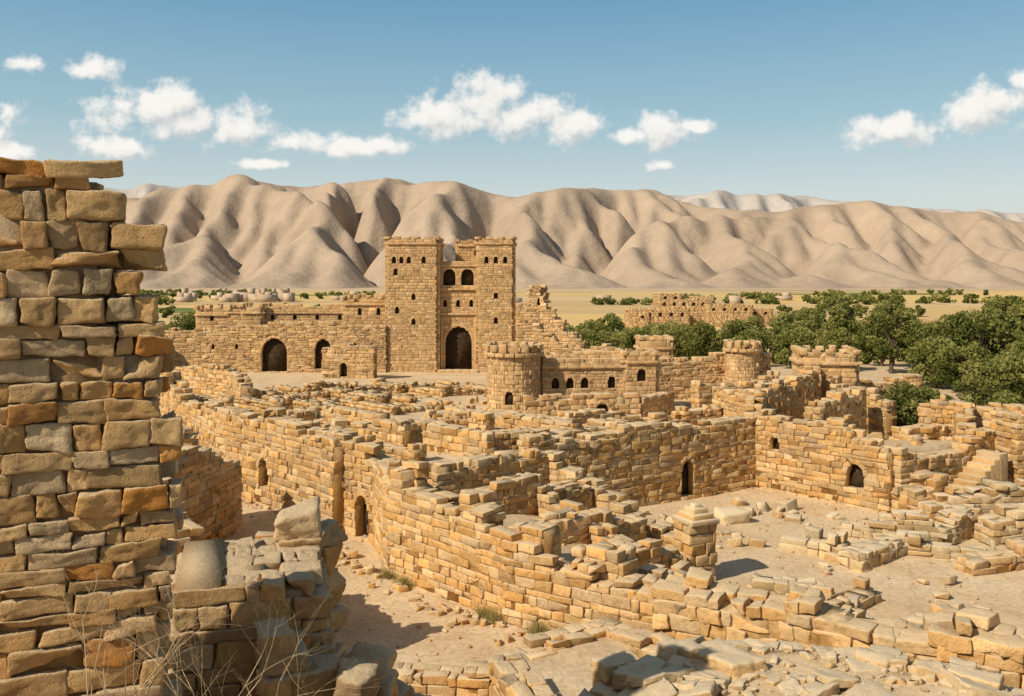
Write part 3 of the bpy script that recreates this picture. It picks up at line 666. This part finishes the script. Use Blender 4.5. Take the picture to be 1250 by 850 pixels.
wall('fortress_curtain_wall',[(-45,113),(-47,100),(-44,92)],1.2,[(0,5.4),(10,4.2),(20,3.0)],z0=-.2,rag=.4,ch=.45,sl=.95,mat=M_FORT)
wall('fortress_outwork',[(-22.5,106),(-16.2,105)],1.2,[(0,3.9),(3,4.3),(6.4,4.1)],z0=-.2,rag=.15,ch=.33,sl=.66,mat=M_FORT,op=[(2.6,.9,.3,1.5,.5)])
house('fort_range',-29,122,18,7,-.5,8.2,0,front=[(x,.5,6.3,7.0,.3) for x in(3,6,9,12,15)],rag=.35,ch=.4)
house('fort_range',-19,121,6.5,6,-.5,9.3,0,front=[(2,.5,7,7.8,.3),(4.5,.5,7,7.8,.3)],rag=.35,ch=.4,cren=True)
house('fort_lodge',-40,121,4.2,5,-.5,7.9,0,front=[(2,.5,6.3,7,.3)],rag=.2,ch=.4,cren=True)
house('fort_lodge',-34.5,119,2.4,3,-.5,8.2,0,rag=.2,ch=.4,cren=True)
# ---------------------------------------------------------------- far buildings
def far_house(x,y,w,d,h,nm='mudbrick_house'):
    k=int(w/3.2)
    house(nm,x,y,w,d,-4.6,h,random.uniform(-.1,.1),front=[((i+.6)*w/(k+.2),1.1,h-2.4,h-1.4,.4) for i in range(k)],ch=.5,sl=1.1,rag=.08,lod=2,cornice=False)
for a in [(49,300,19,13,1.7),(59,308,17,13,4.9),(73,302,15,12,3.2),(82,305,12,11,1.8),(55,313,8,8,6.8),(67,313,7,7,6.0),(42,297,7,8,.9)]:far_house(*a)
for a in [(114,245,13,10,-1.0),(125,255,12,9,.4),(35,235,9,7,-1.4)]:far_house(*a)
sb=SB()
for q in range(46):
    x,y=(random.gauss(-185,24),random.uniform(600,680)) if q<34 else (random.uniform(-320,520),random.uniform(520,900))
    h=random.uniform(1.5,3.2);w_=random.uniform(2.5,5.5)
    sb.add((x,y,h-4.4),(w_,random.uniform(2.5,5),h),random.uniform(-.3,.3),br=.8)
    if random.random()<.5:sb.add((x+w_*.5,y+2,h*1.5-3),(w_*.5,2,h*1.1),random.uniform(-.3,.3),br=.8)
mkmesh('village_houses',*sb.geo(2,0,0),mat=M_VIL)
# ---------------------------------------------------------------- vegetation
def cone_geo(segs,ns=5):
    V=[];F=[];n=0
    for (p,q,r0,r1) in segs:
        p=np.array(p,float);q=np.array(q,float);d=q-p;d/=np.linalg.norm(d)+1e-9
        u=np.cross(d,(.3,.9,.2));u/=np.linalg.norm(u);w=np.cross(d,u)
        for c,r in((p,r0),(q,r1)):
            for i in range(ns):
                a=2*math.pi*i/ns;V.append(c+u*math.cos(a)*r+w*math.sin(a)*r)
        for i in range(ns):F.append((n+i,n+(i+1)%ns,n+ns+(i+1)%ns,n+ns+i))
        n+=2*ns
    V=np.array(V);C=np.ones((len(V),4));C[:,:3]=rng.random((len(V),3))
    return V,np.array(F),C
def leaves(P,size,tone):
    n=len(P);a=rng.normal(size=(n,3));a/=np.linalg.norm(a,axis=1,keepdims=True);t=rng.normal(size=(n,3));b_=np.cross(a,t);b_/=np.linalg.norm(b_,axis=1,keepdims=True)
    s=size*rng.uniform(.6,1.4,(n,1));a=a*s;b_=b_*s*.7
    V=np.stack([P-a,P-b_*.9,P+a,P+b_*.9],1).reshape(-1,3);F=np.arange(4*n).reshape(n,4);C=np.ones((4*n,4));C[:,0]=np.repeat(np.clip(tone,0,1),4)
    return V,F,C
def crown(H,R,nc,nl,size,low=.12):
    P=[];T=[];cs=[];lob=[(random.uniform(0,6.28),random.uniform(.75,1.2)) for _ in range(5)]
    mid=H*(low+1)/2;hh=H*(1-low)/2
    for i in range(nc):
        d=rng.normal(size=3);d/=np.linalg.norm(d);k=random.uniform(.35,1)**.5*.82
        a=math.atan2(d[1],d[0]);m=1+.18*sum(math.cos(a-l)*(w-.9) for l,w in lob)
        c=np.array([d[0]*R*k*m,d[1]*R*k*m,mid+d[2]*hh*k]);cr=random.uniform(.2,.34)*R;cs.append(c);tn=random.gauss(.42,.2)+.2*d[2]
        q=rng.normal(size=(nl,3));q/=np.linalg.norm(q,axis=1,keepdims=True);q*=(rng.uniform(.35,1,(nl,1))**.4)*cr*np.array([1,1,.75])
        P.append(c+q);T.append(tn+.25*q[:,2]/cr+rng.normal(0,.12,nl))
    return np.concatenate(P),np.concatenate(T),cs
def tree_mesh(H,R,nc=52,nl=120,size=.15,low=.12):
    P,T,cs=crown(H,R,nc,nl,size,low);segs=[];th_=H*.3
    segs.append(((0,0,-.3),(.1,0,th_),.03*H,.022*H));segs.append(((.1,0,th_),(0,.1,H*.7),.022*H,.008*H))
    for c in cs[::2]:
        z=random.uniform(.18,.5)*H;segs.append(((.05,0,z),c,.010*H,.003*H))
    return leaves(P,size,T),cone_geo(segs)
TM=[]
for i,(H,R,lo) in enumerate([(7.5,3.5,.08),(6.5,3.2,.05),(9.2,2.9,.1),(5.5,3.1,.03),(7.6,3.9,.06)]):
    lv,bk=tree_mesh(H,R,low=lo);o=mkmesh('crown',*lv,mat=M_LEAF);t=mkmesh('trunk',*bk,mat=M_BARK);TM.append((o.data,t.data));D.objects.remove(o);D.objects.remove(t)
def tree(x,y,k,s=1,name='broadleaf_tree',sz=1):
    e=empty(name,(x,y,tz(x,y)-.1),random.uniform(0,6.28));e.scale=(s,s,s*sz)
    for d_,nm in zip(TM[k],('crown','trunk')):
        o=D.objects.new(nm,d_);o.parent=e;sc.collection.objects.link(o)
for x,y,k,s in [(40,128,0,1.15),(35,133,1,1.2),(46,126,2,1.15),(44,134,4,1.2),(30,137,3,1.25),(51,122,0,1.15),(26,141,4,1.05),(56,130,1,1.3),(48,112,2,1.1),(53,100,4,1.3),(49,101,0,1.1),(58,104,2,1.2),(46.5,97,3,1.05),(61,98,2,1.2),(55,92,3,1.3),(38,118,3,1.05),(33,122,3,1.0),(42,115,1,.95),(66,104,4,1.35),(50,87,3,.95),
    (-68,185,0,1.35),(-62,178,3,1.0),(-74,192,1,1.0),(-58,172,3,.9),(-52,165,1,1.05),(-47,160,3,1.0),(22,162,3,1.3),(17,152,1,1.0),(13,150,3,1.1),(20,178,0,1.3),(28,170,4,1.2),(34,165,1,1.2),(64,140,4,1.1),(60,116,1,1.15),(72,125,0,1.2),(80,135,2,1.15),(70,150,3,1.1),(54,86,0,1.05),(47,92,1,.9)]:
    tree(x,y,k,s)
tree(26.4,58.5,3,.75,'shrub_tree');tree(28.2,60,1,.62,'shrub_tree');tree(40,74,1,.9,'shrub_tree');tree(43,76,3,1.05,'shrub_tree')
tree(37,66,3,.7,'shrub_tree');tree(45.5,72,0,.9,'shrub_tree');tree(38.5,60,3,.75,'shrub_tree')
Ps=[]
def addfar(x,y,H,R,nc,nl,size):
    P,T,cs=crown(H,R,nc,nl,size,.0);Ps.append((P+np.array([x,y,tz(x,y)-.3]),T+random.gauss(0,.12)))
def flush(name,size):
    P=np.concatenate([p for p,_ in Ps]);T=np.concatenate([t for _,t in Ps]);mkmesh(name,*leaves(P,size,T),mat=M_LEAF);Ps.clear()
for _ in range(75):
    x=random.uniform(8,130);y=random.uniform(150,230)
    if 35<x<66 and y>180:continue
    addfar(x,y,random.uniform(4,7.5),random.uniform(2.5,4.5),22,60,.3)
for _ in range(30):addfar(random.uniform(-95,-45),random.uniform(150,210),random.uniform(3.5,6.5),random.uniform(2,3.5),18,60,.3)
flush('tree_grove',.3)
for _ in range(150):
    y=random.uniform(240,430);x=random.uniform(-.62,.66)*y
    if noise3(np.array([x*.02]),np.array([y*.03]),np.array([0.]),4)[0]<-.05 or (.12<x/y<.3 and y<310):continue
    addfar(x,y,random.uniform(3.5,6.5),random.uniform(2.5,5),14,36,.5)
flush('distant_tree_belt',.5)
for _ in range(560):
    y=random.choice((random.gauss(560,14),random.gauss(700,12),random.gauss(860,16)));x=random.uniform(-.65,.65)*y
    if noise3(np.array([x*.008]),np.array([y*.012]),np.array([0.]),14)[0]<-.05:continue
    addfar(x,y,random.uniform(3.5,7),random.uniform(3,8),10,16,1.0)
flush('far_tree_line',1.0)
for (x,y) in [(-4.9,35.6),(-.5,31.0),(.9,29.8),(1.5,29.2),(-.9,31.5),(-9.5,43.4),(-4.2,34.6),(8.4,25.2)]:
    z=tz(x,y);V=[];F=[];C=[];n=0
    for i in range(150):
        a=random.uniform(0,6.28);r=random.random()*.35;bx=x+math.cos(a)*r;by=y+math.sin(a)*r;h=random.uniform(.15,.55)*(1-.6*r);l=random.uniform(.05,.25);w=.013
        tx=bx+math.cos(a)*l;ty=by+math.sin(a)*l
        V+=[(bx-w,by,z-.02),(bx+w,by,z-.02),(tx+w*.3,ty,z+h),(tx-w*.3,ty,z+h)];F.append((n,n+1,n+2,n+3));n+=4;t=random.random();C+=[(t,t,t,1)]*4
    mkmesh('grass_tuft',V,np.array(F),np.array(C),M_DRY)
segs=[]
def grow(p,d,l,r,dep):
    n=3
    for i in range(n):
        d=d+np.array([random.gauss(0,.12),random.gauss(0,.12),random.gauss(0,.08)]);d/=np.linalg.norm(d);q=p+d*l/n;segs.append((p,q,r,r*.8));p=q;r*=.8
        if dep>0 and random.random()<.6:
            dd=d+rng.normal(0,.5,3);dd[2]=abs(dd[2])*.8+.1;dd/=np.linalg.norm(dd);grow(p,dd,l*.62,r*.75,dep-1)
    if dep>0:
        dd=d+rng.normal(0,.4,3);dd/=np.linalg.norm(dd);grow(p,dd,l*.6,r*.8,dep-1)
for bx,by,k in [(-4.1,9.3,5),(-3.3,9.6,6),(-4.6,9.6,2),(-2.9,10.2,3)]:
    for i in range(k):
        a=random.uniform(0,6.28);d=np.array([math.cos(a)*.55,math.sin(a)*.4,1.0]);d/=np.linalg.norm(d);grow(np.array([bx,by,tz(bx,by)-.05]),d,random.uniform(.85,1.25),.010,3)
mkmesh('dry_shrub',*cone_geo(segs,4),mat=M_TWIG)
# ---------------------------------------------------------------- light
S=Vector((-.60,-.45,.60)).normalized();el=math.asin(S.z);rot=math.atan2(S.x,S.y)
sd=D.lights.new('sun','SUN');sd.energy=5.0;sd.angle=math.radians(.5);sd.color=(1,.88,.69);so=D.objects.new('sun',sd);so.rotation_euler=S.to_track_quat('Z','Y').to_euler();sc.collection.objects.link(so)
w=D.worlds.new('World');sc.world=w;w.use_nodes=True;nt=w.node_tree;nt.nodes.clear();L=nt.links
out=nt.nodes.new('ShaderNodeOutputWorld');sky=nt.nodes.new('ShaderNodeTexSky');sky.sky_type='NISHITA';sky.sun_disc=False;sky.sun_elevation=el;sky.sun_rotation=rot
sky.air_density=1.2;sky.dust_density=2.5;sky.ozone_density=1.2;sky.altitude=300
tc=N(nt,'TexCoord');sx=N(nt,'SeparateXYZ');L.new(tc.outputs['Generated'],sx.inputs[0])
bg=nt.nodes.new('ShaderNodeBackground');bg.inputs[1].default_value=.12;L.new(sky.outputs[0],bg.inputs[0])
hz=ramp(nt,sx.outputs[2],[(0,(.78,.78,.71)),(.09,(.64,.72,.71)),(.17,(.36,.55,.63)),(.30,(.14,.36,.53)),(.45,(.13,.19,.25)),(1,(.10,.12,.14))]).outputs[0]
bh=nt.nodes.new('ShaderNodeBackground');L.new(hz,bh.inputs[0]);bh.inputs[1].default_value=1.0
mh=N(nt,'MixShader');mh.inputs[0].default_value=.8;L.new(bg.outputs[0],mh.inputs[1]);L.new(bh.outputs[0],mh.inputs[2])
G=D.node_groups.new('cloud_density','ShaderNodeTree');G.interface.new_socket('P',in_out='INPUT',socket_type='NodeSocketVector');G.interface.new_socket('D',in_out='OUTPUT',socket_type='NodeSocketFloat')
gi=G.nodes.new('NodeGroupInput');go=G.nodes.new('NodeGroupOutput')
CL=[(540,142,66,26),(590,122,56,34),(640,142,62,28),(700,154,56,21),(765,166,38,13),(812,160,42,19),(850,155,26,9),(150,128,46,18),(185,132,78,30),(235,150,76,26),(290,160,50,18),(145,182,44,15),(360,174,46,15),(440,182,40,13),(470,178,34,14),(115,84,33,16),(33,79,28,12),(1095,158,54,19),(1190,140,54,20),(1222,126,48,26),(1246,97,24,15),(10,190,34,18),(808,202,18,7),(320,200,36,7),(1300,150,60,25),(-80,150,90,25),(1420,120,50,20)]
nz=N(G,'TexNoise',scale=22,detail=7,rough=.62);G.links.new(gi.outputs[0],nz.inputs[0])
nw=N(G,'TexNoise',scale=60,detail=3,rough=.6);G.links.new(gi.outputs[0],nw.inputs[0])
mx=None
for (px,py,hx,hy) in CL:
    cu=(px-625)/1080;cw=(340-py)/1080;sx_=1080/hx/1.35;sy_=1080/hy/1.3
    mp=N(G,'VectorMath',operation='MULTIPLY_ADD');mp.inputs[1].default_value=(sx_,sy_,0);mp.inputs[2].default_value=(-cu*sx_,-cw*sy_,0);G.links.new(gi.outputs[0],mp.inputs[0])
    ln=N(G,'VectorMath',operation='LENGTH');G.links.new(mp.outputs[0],ln.inputs[0])
    mx=ln.outputs['Value'] if mx is None else math_(G,'MINIMUM',mx,ln.outputs['Value'])
mx=math_(G,'MAXIMUM',math_(G,'SUBTRACT',1.0,mx),-1.0)
d_=math_(G,'MULTIPLY_ADD',nz.outputs[0],2.5,math_(G,'ADD',mx,-1.36))
d_=math_(G,'MULTIPLY_ADD',nw.outputs[0],.6,math_(G,'ADD',d_,-.28))
G.links.new(d_,go.inputs[0])
yy_=math_(nt,'MAXIMUM',sx.outputs[1],.02);u=math_(nt,'DIVIDE',sx.outputs[0],yy_);v=math_(nt,'DIVIDE',sx.outputs[2],yy_)
cb=N(nt,'CombineXYZ');L.new(u,cb.inputs[0]);L.new(v,cb.inputs[1])
g1=nt.nodes.new('ShaderNodeGroup');g1.node_tree=G;L.new(cb.outputs[0],g1.inputs[0])
vo=N(nt,'VectorMath',operation='ADD');L.new(cb.outputs[0],vo.inputs[0]);vo.inputs[1].default_value=(-.007,.013,0)
g2=nt.nodes.new('ShaderNodeGroup');g2.node_tree=G;L.new(vo.outputs[0],g2.inputs[0])
al=N(nt,'MapRange');al.interpolation_type='SMOOTHSTEP';al.inputs[1].default_value=-.05;al.inputs[2].default_value=.6;L.new(g1.outputs[0],al.inputs[0])
fr=math_(nt,'GREATER_THAN',sx.outputs[1],.05);alpha=math_(nt,'MULTIPLY',math_(nt,'MULTIPLY',al.outputs[0],fr),.96)
lit=math_(nt,'SUBTRACT',g1.outputs[0],g2.outputs[0]);lit=math_(nt,'MULTIPLY_ADD',lit,1.0,.5,clamp=True)
cc=ramp(nt,lit,[(0,(.62,.65,.66)),(.5,(.88,.87,.83)),(1,(1.0,.97,.92))]).outputs[0]
bc=nt.nodes.new('ShaderNodeBackground');L.new(cc,bc.inputs[0]);bc.inputs[1].default_value=.97
ms=N(nt,'MixShader');L.new(alpha,ms.inputs[0]);L.new(mh.outputs[0],ms.inputs[1]);L.new(bc.outputs[0],ms.inputs[2]);L.new(ms.outputs[0],out.inputs[0])
# ---------------------------------------------------------------- camera
cd=D.cameras.new('camera');cd.sensor_width=36;cd.lens=1080/1250*36;cd.shift_y=-85/1250;cd.clip_end=20000;cd.clip_start=.1
co=D.objects.new('camera',cd);co.location=(0,0,12);co.rotation_euler=(math.pi/2,0,0);sc.collection.objects.link(co);sc.camera=co
sc.view_settings.view_transform='Standard';sc.view_settings.look='None';sc.view_settings.exposure=0
print('objs',len(D.objects),'polys',sum(len(m.polygons) for m in D.meshes))
